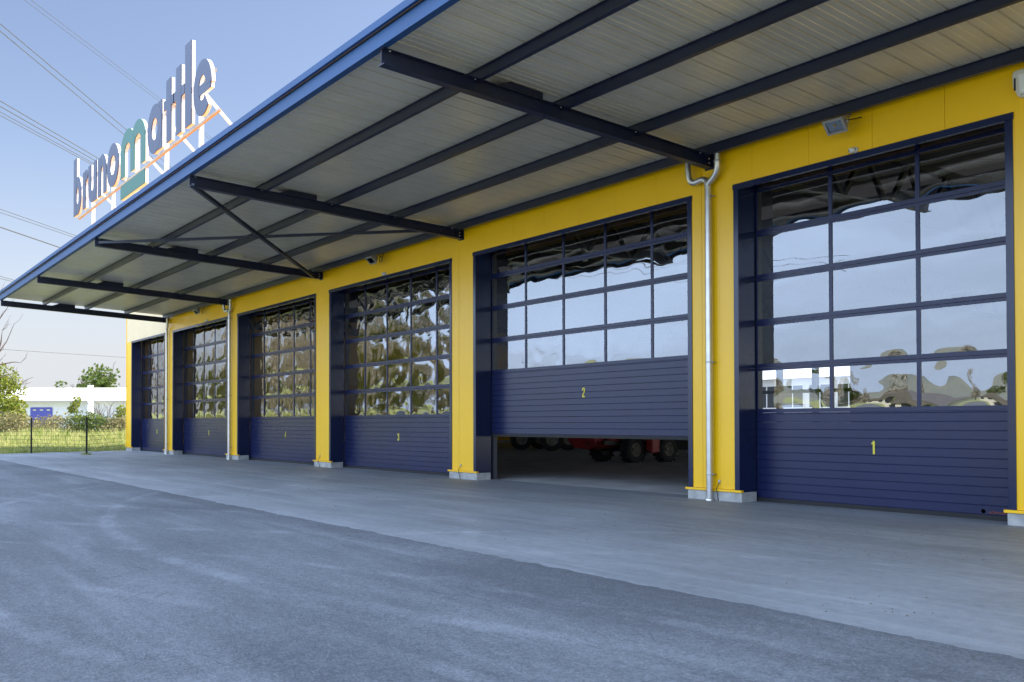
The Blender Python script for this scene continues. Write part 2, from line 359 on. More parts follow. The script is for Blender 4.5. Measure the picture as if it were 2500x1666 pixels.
# plinths and drip sills
for a,b in pill:
    if a < XE+.5: a0=a; 
    else: a0=a-.05
    b0 = b+.05 if b<X1-.5 else b
    MB().box(a0+.02,b0,-.008,.36,-.02,.15).build('plinth', CONC, hall, bevel=.006)
    MB().box(a0-.012,b0+.008,-.034,.03,.150,.186).build('drip_sill', YEL, hall, bevel=.003)
# doors
def digit(mb, ch, x, z0, h, y):
    wd = .030*h/.185*.85; s = h/.185; y0=y; y1=y+.006
    def P(*q): return [(x+a*s, z0+b*s) for a,b in q]
    lo,hi = .014,.171; L_,R_ = -.026,.026
    if ch=='1': mb.strip(P((0.006,0),(0.006,.185)), wd*1.15, y0,y1); mb.strip(P((-.030,.150),(-.010,.150),(0.0,.165)), wd*.8, y0+.001,y1)
    elif ch=='2': mb.strip(P((L_,.128),(L_,.155),(-.012,hi),(.012,hi),(R_,.155),(R_,.115),(L_,.035),(L_,lo),(.036,lo)), wd, y0,y1)
    elif ch=='3': mb.strip(P((L_,.13),(L_,.155),(-.012,hi),(.012,hi),(R_,.155),(R_,.11),(.012,.0925),(-.008,.0925)), wd, y0,y1); mb.strip(P((.0,.0925),(.014,.0925),(R_,.075),(R_,.03),(.012,lo),(-.012,lo),(L_,.03),(L_,.055)), wd, y0+.001,y1)
    elif ch=='4': mb.strip(P((.014,0),(.014,.185),(-.034,.06),(-.034,.045),(.04,.045)), wd*.9, y0,y1)
    elif ch=='5': mb.strip(P((.034,hi),(L_,hi),(L_,.105),(.012,.105),(R_,.09),(R_,.03),(.012,lo),(-.012,lo),(L_,.03),(L_,.05)), wd, y0,y1)
    elif ch=='6': mb.strip(P((R_,.135),(R_,.155),(.012,hi),(-.012,hi),(L_,.155),(L_,.03),(-.012,lo),(.012,lo),(R_,.03),(R_,.085),(.012,.10),(L_,.10)), wd, y0,y1)
def pane_mesh(mb, x0,x1,z0,z1,y, amp, rip, seed):
    nx,nz = (20,14) if rip<.004 else (34,26); vs=[]
    for j in range(nz+1):
        for i in range(nx+1):
            u=i/nx; v=j/nz; x=x0+(x1-x0)*u; z=z0+(z1-z0)*v
            pil = (1-(2*u-1)**2)*(1-(2*v-1)**2)
            if rip<.0045: rr = noise.noise(Vector((x*1.9+seed*7,z*1.9,seed)))*1.0 + .35*noise.noise(Vector((x*4.3,z*4.3,seed*3)))
            else: rr = noise.noise(Vector((x*2.6+seed*7,z*2.6,seed)))*1.0 + .42*noise.noise(Vector((x*4.6,z*4.6,seed*3)))
            vs.append((x, y - amp*pil + rip*rr*min(1,pil*2.5), z))
    fs=[(j*(nx+1)+i, j*(nx+1)+i+1, (j+1)*(nx+1)+i+1, (j+1)*(nx+1)+i) for j in range(nz) for i in range(nx)]
    mb.add(vs,fs,True)
DLAB = ['navy door with yellow number 1, three panes wide','half raised navy door with yellow number 2','closed navy door with yellow number 3','closed navy door with yellow number 4','closed navy door with yellow number 5','navy door with yellow number 6 at the uncovered end bay']
rnd = random.Random(5)
for di,(xa,xb,nc,lift) in enumerate(DOORS):
    # frame: trims, reveals, header
    ia,ib = xa+.09, xb-.09
    mb = MB()
    mb.box(xa-.003,ia,-.014,DY+.0,.188,4.872).box(ib,xb+.003,-.014,DY,.188,4.872)
    mb.box(ia-.07,ia-.001,.0,DY,-.01,.187).box(ib+.001,ib+.07,.0,DY,-.01,.187); mb.box(ia-.07,ia-.001,.047,DY,4.873,5.2).box(ib+.001,ib+.07,.047,DY,4.873,5.2)
    mb.box(xa-.012,xb+.012,-.022,.045,4.873,HT+.002); mb.box(ia-.07,ib+.07,.047,DY,5.20,5.24)
    fr = mb.build('door_frame', NAVY, hall, bevel=.003)
    MB().box(ia-.08,ia+.010,DY+.06,DY+.16,-.01,5.3).build('guide_rail', DRAIL, hall)
    MB().box(ib-.010,ib+.08,DY+.06,DY+.16,-.01,5.3).build('guide_rail', DRAIL, hall)
    MB().box(ia-.08,ib+.08,DY+.075,DY+.1,4.93,5.36).build('lintel_board', LINT, hall)
    # door leaf
    z0 = .03+lift; mb = MB(); x0,x1 = ia+.004, ib-.004; y=DY+.012
    rib = .1185; zt = 1.39
    zz = z0+.03
    k=0
    while zz < zt+lift-.02:                     # ribbed sandwich panel
        z2 = min(zz+rib, zt+lift)
        mb.prism([(y+.006,zz),(y+.006,zz+.004),(y,zz+.010),(y,z2-.004),(y+.004,z2-.0005),(y+.04,z2-.0005),(y+.04,zz)], 'x', x0, x1)
        zz = z2; k+=1
    # glazed sections
    cw = (x1-x0)/nc; rails=[]
    for r in range(6):
        zb = 1.39+.705*r+lift
        if zb > 5.2: break
        zp0 = zb+(.06 if zb<4.85 else .012); zp1 = zb+.66
        mb.box(x0,x1,y,y+.04,zb+.001,zp0); mb.box(x0,x1,y,y+.04,zp1,zb+.699)
        for c in range(nc+1):
            xx = x0+cw*c; hw=.028
            mb.box(max(x0,xx-hw),min(x1,xx+hw),y+.003,y+.04,zp0,zp1)
    leaf = mb.build('sectional_door', DOORP, hall); leaf['label'] = DLAB[di]
    amp,rip = {0:(.0016,.0022),1:(.0020,.0026),2:(.0130,.0100),3:(.0130,.0095),4:(.0100,.0060),5:(.0095,.0060)}[di]
    for r in range(6):
        zb = 1.39+.705*r+lift
        if zb > 5.2: break
        for c in range(nc):
            pm = MB(); a=x0+cw*c+.024; b=x0+cw*(c+1)-.024
            rowk = 1.0 if di>1 else {0:(1.7,1.5,.6,.6,1,1),1:(1.5,.6,1.1,1,1,1)}[di][r]
            pane_mesh(pm, a,b, zb+(.056 if zb<4.85 else .008), zb+.664, y+.016, amp*rowk*rnd.uniform(.8,1.2), rip*rowk*rnd.uniform(.85,1.2), rnd.random()*50)
            pm.build('pane', GLASS, leaf, fix=False)
    pm = MB(); digit(pm, str(di+1), (xa+xb)/2, .79+lift, .187, y-.007); pm.build('number', YNUM, leaf)
    MB().box(x0,x1,y-.004,y+.05,z0-.028,z0+.029).build('bottom_seal', RUBBER, leaf)
# maker's plate on the first door
leafs = [o for o in hall.children if o.name.startswith('sectional_door')]
def text_mesh(txt, size, name, m, parent, loc, rotx=R(90), ext=.001):
    cu = bpy.data.curves.new('t','FONT'); cu.body = txt; cu.size = size; cu.extrude = ext; cu.align_x='LEFT'
    ob = bpy.data.objects.new('t', cu); C.objects.link(ob); dg = bpy.context.evaluated_depsgraph_get()
    me = bpy.data.meshes.new_from_object(ob.evaluated_get(dg)); bpy.data.objects.remove(ob)
    me.materials.clear(); me.materials.append(m); o = bpy.data.objects.new(name, me); C.objects.link(o); o.parent = parent
    off = Vector((0,0,0)); p=parent
    while p is not None: off += p.location; p=p.parent
    o.location = Vector(loc)-off; o.rotation_euler=(rotx,0,0); return o
ORNG = mat('plate_orange', (.28,.07,.03), .5)
text_mesh('HÖRMANN', .044, 'lettering', ORNG, leafs[0], (-5.47,DY+.003,.082))
MB().lathe([(.0,-.004),(.028,-.004),(.028,.0)], (-5.54,DY+.008,.105),(0,-1,0),20).build('emblem', GREYM, leafs[0])
# ------------------------------------------------------------------ canopy
can = empty('canopy', (-18,-3,0), 'blue steel canopy with grey ribbed soffit in front of the doors', 'canopy')
CX0,CX1 = -37.86, 3.0
def soffz(y): return 5.615+.0455*abs(y)
# ribbed soffit sheet
prof=[]; x=CX0; p=.3333
while x < CX1:
    for dx,dz in ((0,.022),(.012,.022),(.018,0),(.105,0),(.111,.006),(.123,.006),(.129,0),(.215,0),(.221,.006),(.233,.006),(.239,0),(.3153,0),(.3213,.022)):
        prof.append((x+dx,dz))
    x+=p
vs=[]; 
for (px,dz) in prof:
    for yy in (-5.93,0.0): vs.append((px,yy,soffz(yy)+dz))
sheetm = MB().add(vs,[(2*i,2*i+1,2*i+3,2*i+2) for i in range(len(prof)-1)]).build('soffit', SOFF, can)
# roof skin on top
MB().prism([(-5.94,soffz(5.94)+.03),(-5.94,soffz(5.94)+.09),(0,soffz(0)+.09),(0,soffz(0)+.03)],'x',CX0,CX1).build('roof_sheet', ROOFT, can)
# purlins (channel section)
for yp in (-4.60,-3.14,-1.68,-.20):
    zt = soffz(yp)-.004; zb = zt-.155
    mb = MB(); mb.box(CX0+.02,CX1,yp-.004,yp+.004,zb+.007,zt-.007); mb.box(CX0+.02,CX1,yp-.035,yp+.035,zb,zb+.007); mb.box(CX0+.02,CX1,yp-.035,yp+.035,zt-.007,zt)
    x=CX0+.3
    while x<-4:
        mb.box(x-.008,x+.008,yp-.045,yp-.035,zt-.012,zt-.002); x+=.3333
    mb.build('purlin', STEEL, can)
# fascia
mb = MB(); zt=soffz(6.0)
mb.box(CX0,CX1,-6.035,-6.022,5.765,5.945).box(CX0,CX1,-6.022,-5.94,5.765,5.772)
mb.build('fascia', FASC, can)
mb = MB(); mb.box(CX0-.03,CX1,-6.10,-6.055,5.962,6.055).box(CX0-.03,CX1,-6.055,-5.95,6.045,6.055)
mb.build('edge_trim', FASC, can, bevel=.004)
MB().box(CX0,CX1,-6.055,-6.0,5.946,5.96).build('edge_shadow', BLACK, can)  # black bar stands in for the shadow line under the trim
# cantilever beams (I section), sloping down to the wall
BX = [-9.60,-16.66,-23.70,-30.90,-37.75,-2.55]
def zb_(y): return 5.315+.041*abs(y)
for i,bx_ in enumerate(BX):
    mb = MB(); h=.2; d=6.0
    def sl(x0,x1,dz0,dz1,ya=-6.0,yb=-.02):
        mb.prism([(ya,zb_(ya)+dz0),(yb,zb_(yb)+dz0),(yb,zb_(yb)+dz1),(ya,zb_(ya)+dz1)],'x',bx_+x0,bx_+x1)
    sl(-.065,.065,0,.011); sl(-.065,.065,h-.011,h); sl(-.005,.005,.011,h-.011)
    # end plate against the wall
    mb.box(bx_-.09,bx_+.09,-.02,-.001,zb_(0)-.02,zb_(0)+.25)
    mb.box(bx_-.065,bx_+.065,-.16,-.15,zb_(0)+.02,zb_(0)+.2)
    b = mb.build('cantilever_beam', STEEL, can)
    bm_ = MB()
    for yy in (-5.9,-4.64,-4.56,-3.18,-3.10,-1.72,-1.64,-.28):
        bm_.lathe([(0,.0),(.014,.0),(.014,.014),(0,.014)], (bx_+.04,yy,zb_(yy)+h-.011), (0,0,-1), 8)
    for zz in (.06,.13):
        bm_.lathe([(0,.0),(.014,.0),(.014,.014),(0,.014)], (bx_+.06,-.10,zb_(0)+zz), (1,0,0), 8)
    bm_.build('bolt', ZINC, b)
    # dark box lying beside each beam under the soffit
    zz = 5.60
    MB().prism([(-4.30,zb_(4.3)+h+.003),(-3.50,zb_(3.5)+h+.003),(-3.50,soffz(3.5)-.008),(-4.05,soffz(4.05)-.008)],'x',bx_-.30,bx_+.03).build('service_box', STEEL, b)
# cross bracing in the second bay (flat angle bars)
mb = MB(); mb.obox((-16.66+.02,-5.95,zb_(6)+.02),(-23.70,-.22,zb_(.2)+.03),.07,.075); mb.build('brace', STEEL, can)
mb = MB(); mb.obox((-23.70+.02,-5.9,zb_(6)+.10),(-16.66,-.55,zb_(.5)+.12),.06,.06); mb.build('brace', STEEL, can)
# ------------------------------------------------------------------ rooftop sign
SY = -4.0
RAILM = mat('rail_rusty_white', (.42,.36,.30), .5)
sign = empty('rooftop_sign', (-28.5,-3.9,5.85), 'large sign of blue letters and one green letter on white posts above the canopy', 'sign')
BL,XT = 8.70,10.02; SW = .40
def ell(cx,cz,rx,rz,a0,a1,n=28): return [(cx+rx*math.cos(R(a0+(a1-a0)*i/n)), cz+rz*math.sin(R(a0+(a1-a0)*i/n))) for i in range(n+1)]
def arch(xl,xr,zbot,ztop,sw,n=16):               # n-shaped stroke: centre line
    l=xl+sw/2; r=xr-sw/2; rx=(r-l)/2; rz=min(rx*1.15,.42); cz=ztop-sw/2-rz
    return [(l,zbot)]+ell((l+r)/2,cz,rx,rz,180,0,n)+[(r,zbot)]
def letter_shapes(ch, xl, xr, top):
    S=[]; mid=(BL+XT)/2
    ring=lambda a,b: (ell((a+b)/2,mid,(b-a-SW)/2,(XT-BL-SW*.85)/2,0,360,36)[:-1],SW*.93,True)
    if ch=='b': S=[([(xl+SW/2,BL),(xl+SW/2,top)],SW,False), ring(xl,xr)]
    elif ch=='r':
        S=[([(xl+SW/2,BL),(xl+SW/2,XT-.05)],SW,False), (arch(xl,xr+.25,BL+.5,XT,SW)[1:14],SW*.9,False)]
    elif ch=='u':
        a=[(x,BL+XT-z) for x,z in arch(xl,xr,BL,XT,SW)]
        S=[(a,SW*.95,False),([(xr-SW/2,BL+.004),(xr-SW/2,XT-.006)],SW,False)]
    elif ch=='n': S=[([(xl+SW/2,BL),(xl+SW/2,XT-.06)],SW,False),(arch(xl,xr,BL+.004,XT,SW),SW*.95,False)]
    elif ch=='o': S=[ring(xl,xr)]
    elif ch=='m':
        c=(xl+xr)/2; s=.42
        S=[(arch(xl,c+s/2,BL,XT+.04,s),s,False),(arch(c-s/2+.006,xr+.006,BL+.003,XT+.034,s-.012),s-.012,False)]
    elif ch=='a': S=[ring(xl,xr),([(xr-SW/2,BL),(xr-SW/2,XT-.02)],SW,False)]
    elif ch=='t':
        c=xl+.24+SW/2; S=[([(c,BL),(c,top)],SW,False),([(xl,9.74),(xr,9.74)],.25,False)]
    elif ch=='l': S=[([((xl+xr)/2,BL),((xl+xr)/2,top)],xr-xl,False)]
    elif ch=='e':
        rx=(xr-xl-SW)/2; rz=(XT-BL-SW*.85)/2; cx=(xl+xr)/2
        S=[(ell(cx,mid,rx,rz,-2,312,36),SW*.93,False),([(xl+SW*.5,mid-.03),(xr-.06,mid-.03)],.24,False)]
    elif ch=='_': S=[([(xl,(8.06+8.48)/2),(xr,(8.06+8.48)/2)],.42,False)]
    return S
LET = [('b',-35.6,-34.46,10.74),('r',-34.21,-33.5,0),('u',-33.42,-32.27,0),('n',-32.08,-30.99,0),('o',-30.91,-29.5,0),('m',-29.25,-26.69,0),('_',-29.25,-26.69,0),
       ('a',-26.45,-25.11,0),('t',-24.95,-24.07,10.36),('t',-24.13,-23.24,10.44),('l',-23.17,-22.70,10.80),('e',-22.54,-21.25,0)]
for ch,xl,xr,top in LET:
    a=MB(); f=MB()
    for k,(pts,wd,cl) in enumerate(letter_shapes(ch,xl,xr,top)):
        a.strip(pts,wd-.004,SY+.012+.002*k,SY+.095-.003*k,cl); f.strip(pts,wd,SY-.012+.003*k,SY+.011+.002*k,cl)
    lt=a.build('letter' if ch!='_' else 'underline', WHITE, sign)
    f.build('letter_face', LGREEN if ch in 'm_' else LBLUE, lt)
    if ch in 'm_': lt['label']='green letter of the sign' if ch=='m' else 'green bar under the letter m'
mb=MB(); mb.box(-35.6,-21.15,SY+.13,SY+.20,8.63,8.685); mb.build('rail', RAILM, sign)
mb=MB(); mb.box(-35.3,-21.5,SY+.155,SY+.215,9.68,9.76); mb.build('rail', GREYM, sign)
for xp in (-33.0,-30.38,-27.68,-24.91,-22.16):
    off = 1.0+.155/7.39
    xp*=1.03
    mb=MB(); mb.box(xp-.05,xp+.05,SY+.24,SY+.34,5.86,10.0); mb.build('post', WHITE, sign)
    mb=MB(); mb.obox((xp+.25,SY+.33,9.45),(xp+.25,SY+4.0,5.85),.065,.065); mb.build('brace', WHITE, sign)
# ------------------------------------------------------------------ downpipes
def bez(p0,p1,p2,p3,n=10):
    p0,p1,p2,p3=map(Vector,(p0,p1,p2,p3)); return [p0*(1-t)**3+p1*3*t*(1-t)**2+p2*3*t*t*(1-t)+p3*t**3 for t in [i/n for i in range(n+1)]]
def downpipe(x, label, fork):
    e=empty('downpipe',(x,-.09,0),label,'downpipe','zinc downpipes on the yellow pillars'); r=.05; y=-.085
    mb=MB(); mb.tube([(x,y,.03),(x,y,5.02)],r,16)
    for z in (.42,2.2,5.0): mb.lathe([(r+.001,-.012),(r+.004,-.008),(r+.004,.008),(r+.001,.012)],(x,y,z),(0,0,1),16)
    mb.build('pipe',ZINC,e)
    MB().lathe([(.0,.04),(.062,.04),(.07,.03),(.07,0)],(x,y,-.001),(0,0,1),16).build('foot_collar',ZINC,e)
    mb=MB()
    mb.tube([(x,y,4.98)]+bez((x,y,5.03),(x+.02,y,5.10),(x+.24,y-.02,5.10),(x+.24,y-.06,5.36))+[(x+.24,y-.06,5.62)],r*.98,16)
    if fork:
        mb.tube([(x,y,4.98)]+bez((x,y,5.03),(x-.05,y,5.2),(x-.16,y-.01,5.13),(x-.25,y-.02,5.12),8)[1:]+bez((x-.25,y-.02,5.12),(x-.36,y-.04,5.12),(x-.36,y-.06,5.25),(x-.36,y-.06,5.40),8)[1:]+[(x-.36,y-.06,5.60)],r*.97,16)
    mb.lathe([(r,-.02),(r+.008,-.015),(r+.008,.0),(r,.01)],(x+.24,y-.06,5.36),(0,0,1),16)
    mb.build('branch_pipe',ZINC,e)
    for z in (.42,2.2,4.85):
        b=MB(); b.box(x-.06,x+.085,y-.004,y+.004,z-.015,z+.015).tube([(x+.075,y-.02,z),(x+.075,0,z)],.008,6); b.build('bracket',GREYM,e)
    return e
downpipe(-9.575,'forked zinc downpipe on the pillar between doors 1 and 2',True)
downpipe(-30.70,'zinc downpipe on the pillar between doors 4 and 5',True)
downpipe(-37.69,'zinc downpipe beside door 6 under the last canopy beam',False)
# ------------------------------------------------------------------ floodlights, sensors, sounder, earth cables
def floodlight(x,z,yaw,tilt,label,loop):
    e=empty('floodlight',(x,-.02,z),label,'floodlight','floodlights on the wall above the doors')
    rot=Matrix.Rotation(R(yaw),3,'Z')@Matrix.Rotation(R(tilt),3,'X'); c0=Vector((x,-.30,z))
    def T(mb): 
        mb.v=[c0+rot@v for v in mb.v]; return mb
    # local: front faces -y
    w_,h_=.135,.10
    mb=MB(); mb.prism([(-.05,-h_),(-.05,h_),(.0,h_*.95),(.06,h_*.6),(.06,-h_*.6),(0,-h_*.95)],'x',-w_,w_)
    for k in range(7): mb.box(-w_*.8+k*w_*.26,-w_*.8+k*w_*.26+.012,.055,.09,-h_*.55,h_*.55)
    T(mb).build('housing',GREYM,e,bevel=.006)
    mb=MB(); o_,i_=.012,.03
    for a,b,c,d in ((-w_-o_,w_+o_,h_-.02,h_+o_),(-w_-o_,w_+o_,-h_-o_,-h_+.02),(-w_-o_,-w_+.022,-h_+.02,h_-.02),(w_-.022,w_+o_,-h_+.02,h_-.02)): mb.box(a,b,-.068,-.051,c,d)
    T(mb).build('front_frame',mat('lamp_grey',(.30,.29,.285),.4),e)
    T(MB().box(-w_+.02,w_-.02,-.0535,-.051,-h_+.018,h_-.018)).build('reflector',mat('reflector',(.62,.66,.66),.14,metal=1),e)
    T(MB().box(-.016,.016,-.0575,-.054,-.005,.03)).build('led',mat('led_yellow',(.75,.45,.12),.4),e)
    T(MB().box(-w_+.021,w_-.021,-.0615,-.0605,-h_+.019,h_-.019)).build('lens',glass_mat('lamp_glass',(.9,.9,.9),.15),e)
    mb=MB(); hL=c0+rot@Vector((-w_-.018,0,0)); hR=c0+rot@Vector((w_+.018,0,0)); tL=hL+Vector((.05,.20,.17)); tR=hR+Vector((-.05,.20,.17))
    mb.tube([hL,tL,tR,hR],.008,6); mb.obox((tL+tR)/2,Vector(((tL.x+tR.x)/2,-.01,(tL.z+tR.z)/2+.01)),.05,.02)
    for q in (hL,hR): mb.lathe([(0,-.02),(.025,-.02),(.025,.02),(0,.02)],q,(rot@Vector((1,0,0))),10)
    mb.build('bracket',GREYM,e)
    mb=MB()
    cc=hR+Vector((.04,.10,-.02))
    if loop: mb.tube([cc+Vector((.075*math.cos(a),.02,.075*math.sin(a))) for a in [i*2*math.pi/18 for i in range(20)]]+[cc+Vector((.10,.08,.2)),cc+Vector((.14,.19,.28))],.008,6)
    else: mb.tube([c0+rot@Vector((.12,.07,-.02)),c0+Vector((.2,.14,.05)),Vector((c0.x+.2,-.012,z+.1))],.008,6)
    mb.build('cable',BLACK,e)
    return e
floodlight(-7.13,5.33,4,46,'floodlight with grey frame under the canopy above door 1',False)
floodlight(-20.2,5.36,4,48,'tilted floodlight with looped cable above door 3',True)
floodlight(-33.4,5.36,4,48,'small tilted floodlight with looped cable above door 5',True)
def sensor(x,label):
    e=empty('sensor',(x,-.01,5.0),label,'sensor','white sensors above the doors')
    MB().lathe([(0,.0),(.045,.0),(.045,.018),(.02,.022)],(x,-.001,5.0),(0,-1,0),18).build('base_plate',PLAST,e)
    MB().lathe([(0,.0),(.030,.0),(.036,.02),(.034,.06),(.024,.07),(0,.072)],(x-.01,-.03,5.0),(-.45,-1,-.25),18).build('sensor_head',WHITE,e)
    MB().lathe([(0,.0),(.016,.0),(.016,.004),(0,.004)],Vector((x-.01,-.03,5.0))+Vector((-.45,-1,-.25)).normalized()*.0725,(-.45,-1,-.25),12).build('eye',GREYM,e)
sensor(-7.03,'white sensor below the floodlight above door 1')
sensor(-20.05,'white sensor below the floodlight above door 3')
sensor(-33.1,'tiny white sensor below the floodlight above door 5')
snd=empty('alarm_sounder',(-4.74,-.0,5.08),'beige alarm sounder box at the canopy above the right end pillar','alarm')
def shield(s0,cx,cz):     # rounded outline narrowing downwards
    p=[(-.185,.12),(-.17,.15),(-.14,.165),(.14,.165),(.17,.15),(.185,.12),(.18,-.02),(.13,-.14),(.105,-.165),(.07,-.175),(-.07,-.175),(-.105,-.165),(-.13,-.14),(-.18,-.02)]
    return [(cx+a*s0,cz+b*s0) for a,b in p]
MB().prism(shield(1,-4.74,5.26),'y',-.085,-.001).build('housing',PLAST,snd,bevel=.02)
mb=MB(); mb.prism([(-4.85,5.36),(-4.63,5.36),(-4.65,5.14),(-4.83,5.14)],'y',-.093,-.086)
for k in range(4): mb.box(-4.84,-4.64,-.098,-.0935,5.30+k*.016,5.306+k*.016)
mb.build('cover_panel',WHITE,snd,bevel=.004)
mb=MB(); mb.box(-4.90,-4.878,-.0875,-.0855,5.18,5.33).box(-4.602,-4.58,-.0875,-.0855,5.18,5.33)
for k in range(6): mb.box(-4.82+k*.03,-4.808+k*.03,-.0875,-.0855,5.105,5.118)
mb.build('grille',BLACK,snd)
for x,lab in ((-9.44,'thin earthing cable on the plinth beside the forked downpipe'),(-16.70,'thin earthing cable on the plinth between doors 2 and 3'),(-23.78,'thin earthing cable on the plinth between doors 3 and 4')):
    e=empty('earthing_cable',(x,-.02,.02),lab,'cable','earthing cables on the pillar plinths')
    MB().box(x-.02,x+.02,-.016,-.001,.285,.33).build('clamp',ZINC,e)
    MB().tube(bez((x,-.012,.29),(x+.01,-.05,.24),(x-.03,-.06,.2),(x-.02,-.06,.15),8)+bez((x-.02,-.06,.15),(x,-.03,.1),(x-.03,-.03,.05),(x-.02,-.012,.0),6)[1:],.006,6).build('wire',BLACK,e)
# ------------------------------------------------------------------ vehicles in the hall
def wheel(parent,cx,cy,r,wd,axis,lugs):
    mb=MB(); d=Vector(axis)
    c=Vector((cx,cy,r))-d*wd/2
    mb.lathe([(r*.55,0),(r*.62,-.01),(r*.92,.0),(r,wd*.12),(r,wd*.88),(r*.92,wd),(r*.62,wd+.01),(r*.55,wd)],c,d,32)
    if lugs:
        u=d.orthogonal().normalized(); q=d.cross(u)
        for k in range(16):
            a=2*math.pi*k/16
            for sgn in (0,1):
                a2=a+sgn*math.pi/16; p=u*math.cos(a2)+q*math.sin(a2); tt=d.cross(p)
                p0=c+p*(r+.012)+d*(wd*.02 if not sgn else wd*.98); p1=c+p*(r+.012)+d*(wd*.55 if not sgn else wd*.45)+tt*.10
                mb.obox(p0,p1,.05,.05,p)
    w_=mb.build('wheel',TYRE,parent)
    mb=MB(); mb.lathe([(0,wd*.75),(r*.12,wd*.75),(r*.14,wd*.62),(r*.4,wd*.55),(r*.5,wd*.85),(r*.56,wd*.95),(r*.56,wd*.05),(r*.5,wd*.15),(r*.4,wd*.45),(r*.14,wd*.38),(0,wd*.25)],c,d,28)
    mb.build('rim',RIM,w_)
tr=empty('red_spreader',(-20.6,9,0),'red spreader trailer with chunky tyres inside the hall, seen under door 2','trailer')
for cx,cy in ((-19.98,8.62),(-19.66,9.75),(-21.35,8.62),(-21.0,9.75)): wheel(tr,cx,cy,.40,.34,(1,0,0),True)
mb=MB()
mb.prism([(-21.85,.66),(-21.6,.46),(-20.9,.40),(-20.55,.5),(-20.5,1.9),(-22.1,1.9)],'y',7.6,10.4)
mb.box(-20.49,-20.25,8.0,10.6,.62,1.5)
mb.build('hopper',RED,tr,bevel=.04)
mb=MB(); mb.box(-19.80,-19.52,9.02,9.36,.30,.86); mb.build('mudguard',RED,tr,bevel=.03)
mb=MB(); mb.tube([(-21.4,8.62,.4),(-19.9,8.62,.4)],.06,10).tube([(-21.2,9.75,.4),(-19.6,9.75,.4)],.06,10).obox((-20.2,7.6,.62),(-20.2,12.2,.55),.12,.12).obox((-20.9,7.6,.62),(-20.9,12.2,.55),.12,.12)
mb.tube([(-19.75,9.35,.35),(-19.7,9.0,.35)],.05,8)
mb.obox((-20.2,10.4,.5),(-19.3,11.3,.5),.08,.3).tube([(-19.3,11.0,.55),(-19.1,11.8,.3),(-18.6,12.1,.28)],.05,8)
mb.build('chassis',BLACK,tr)
tk=empty('truck',(-31,14.5,0),'dark truck standing deep inside the hall behind the red trailer','truck')
for cx,cy in ((-30.2,13.95),(-31.0,15.6),(-32.4,14.0),(-33.0,15.6),(-34.5,12.0)): wheel(tk,cx,cy,.5,.30,(.85,-.53,0),False)
mb=MB(); mb.box(-36.5,-30.6,13.6,16.6,.95,1.3).box(-33.7,-33.0,12.4,13.0,.35,.95).box(-36.2,-35.0,12.2,13.4,.3,.9); mb.build('chassis',BLACK,tk,bevel=.03)
mb=MB(); mb.box(-36.6,-30.4,13.4,16.8,1.31,3.4); mb.build('cargo_box',mat('truck_grey',(.12,.12,.13),.5),tk,bevel=.05)
# ------------------------------------------------------------------ fence
fn=empty('wire_fence',(-40.7,-3.4,0),'dark green wire mesh fence with two posts at the meadow edge','fence')
FP=[(-47.2,-5.8),(-42.6,-4.15),(-38.87,-2.82),(-44.07,-.12)]
for i,(x,y) in enumerate(FP):
    if i==3: continue
    z0=-.05
    MB().box(x-.03,x+.03,y-.03,y+.03,z0,1.49).build('post',FENCE,fn)
mb=MB()
for (xa,ya),(xb,yb) in zip(FP,FP[1:]):
    for k in range(9): z=.08+k*.165; mb.tube([(xa,ya,z),(xb,yb,z)],.008,4)
    L=math.hypot(xb-xa,yb-ya); n=int(L/.16)
    for k in range(1,n): t=k/n; mb.tube([(xa+(xb-xa)*t,ya+(yb-ya)*t,.05),(xa+(xb-xa)*t,ya+(yb-ya)*t,1.44)],.0028,3)
mb.build('wire_mesh',FENCE,fn)
# ------------------------------------------------------------------ power lines
F_=fw; CP=Vector((0,-11.3916,1.25))
WP=[((-56.5,-3.4,23.2),(-68.7,5.2,23.2)),((-56.5,-3.4,22.8),(-68.6,5.0,22.8)),((-55.7,-2.4,24.55),(-67.3,8.1,24.55)),((-55.5,-2.1,24.55),(-66.7,8.0,24.55)),
    ((-56.6,-3.4,19.0),(-65.0,3.6,18.98)),((-56.6,-3.4,18.7),(-64.8,3.5,18.69)),((-56.6,-3.4,18.4),(-64.3,3.2,18.38)),((-56.6,-3.4,18.2),(-63.8,2.95,18.17)),
    ((-56.65,-3.37,13.04),(-62.3,2.0,13.04)),((-56.66,-3.37,12.86),(-61.9,1.76,12.86)),((-56.67,-3.36,12.05),(-61.4,.78,12.05)),((-56.7,-3.34,9.35),(-58.1,-2.25,9.35)),((-56.71,-3.34,9.23),(-57.8,-2.4,9.23)),((-56.76,-3.31,5.34),(-59.4,3.97,5.34))]
WL=['upper left','second','highest faint','highest','first of four','second of four','third of four','lowest of four','thin','thin','dark single','short','short','lowest']
LABS=['upper of the two dark wires leading behind the green letter m','lower of the two dark wires leading behind the green letter m','lower of the two faint wires highest in the sky','upper of the two faint wires highest in the sky',
 'topmost of the four wires leading to the letter b','second of the four wires leading to the letter b','third of the four wires leading to the letter b','lowest of the four wires leading to the letter b',
 'upper thin wire meeting the canopy edge below the letter b','lower thin wire meeting the canopy edge below the letter b','thick dark single wire meeting the canopy near the third beam','upper short wire crossing to the canopy end','lower short wire crossing to the canopy end','faint wire low above the white building roof']
WR=[.026,.026,.014,.014,.026,.026,.020,.020,.018,.018,.034,.016,.016,.014]
for (a,b),l,r in zip(WP,LABS,WR):
    a=Vector(a); b=Vector(b); d=b-a; d.z=0; L=d.length; dn=d/L
    p0=a-dn*40; p1=a+dn*160
    pts=[p0+(p1-p0)*t for t in [i/24 for i in range(25)]]
    tag(MB().tube(pts,r,5).build('power_line',WIRE),l,'wire','power lines across the sky')
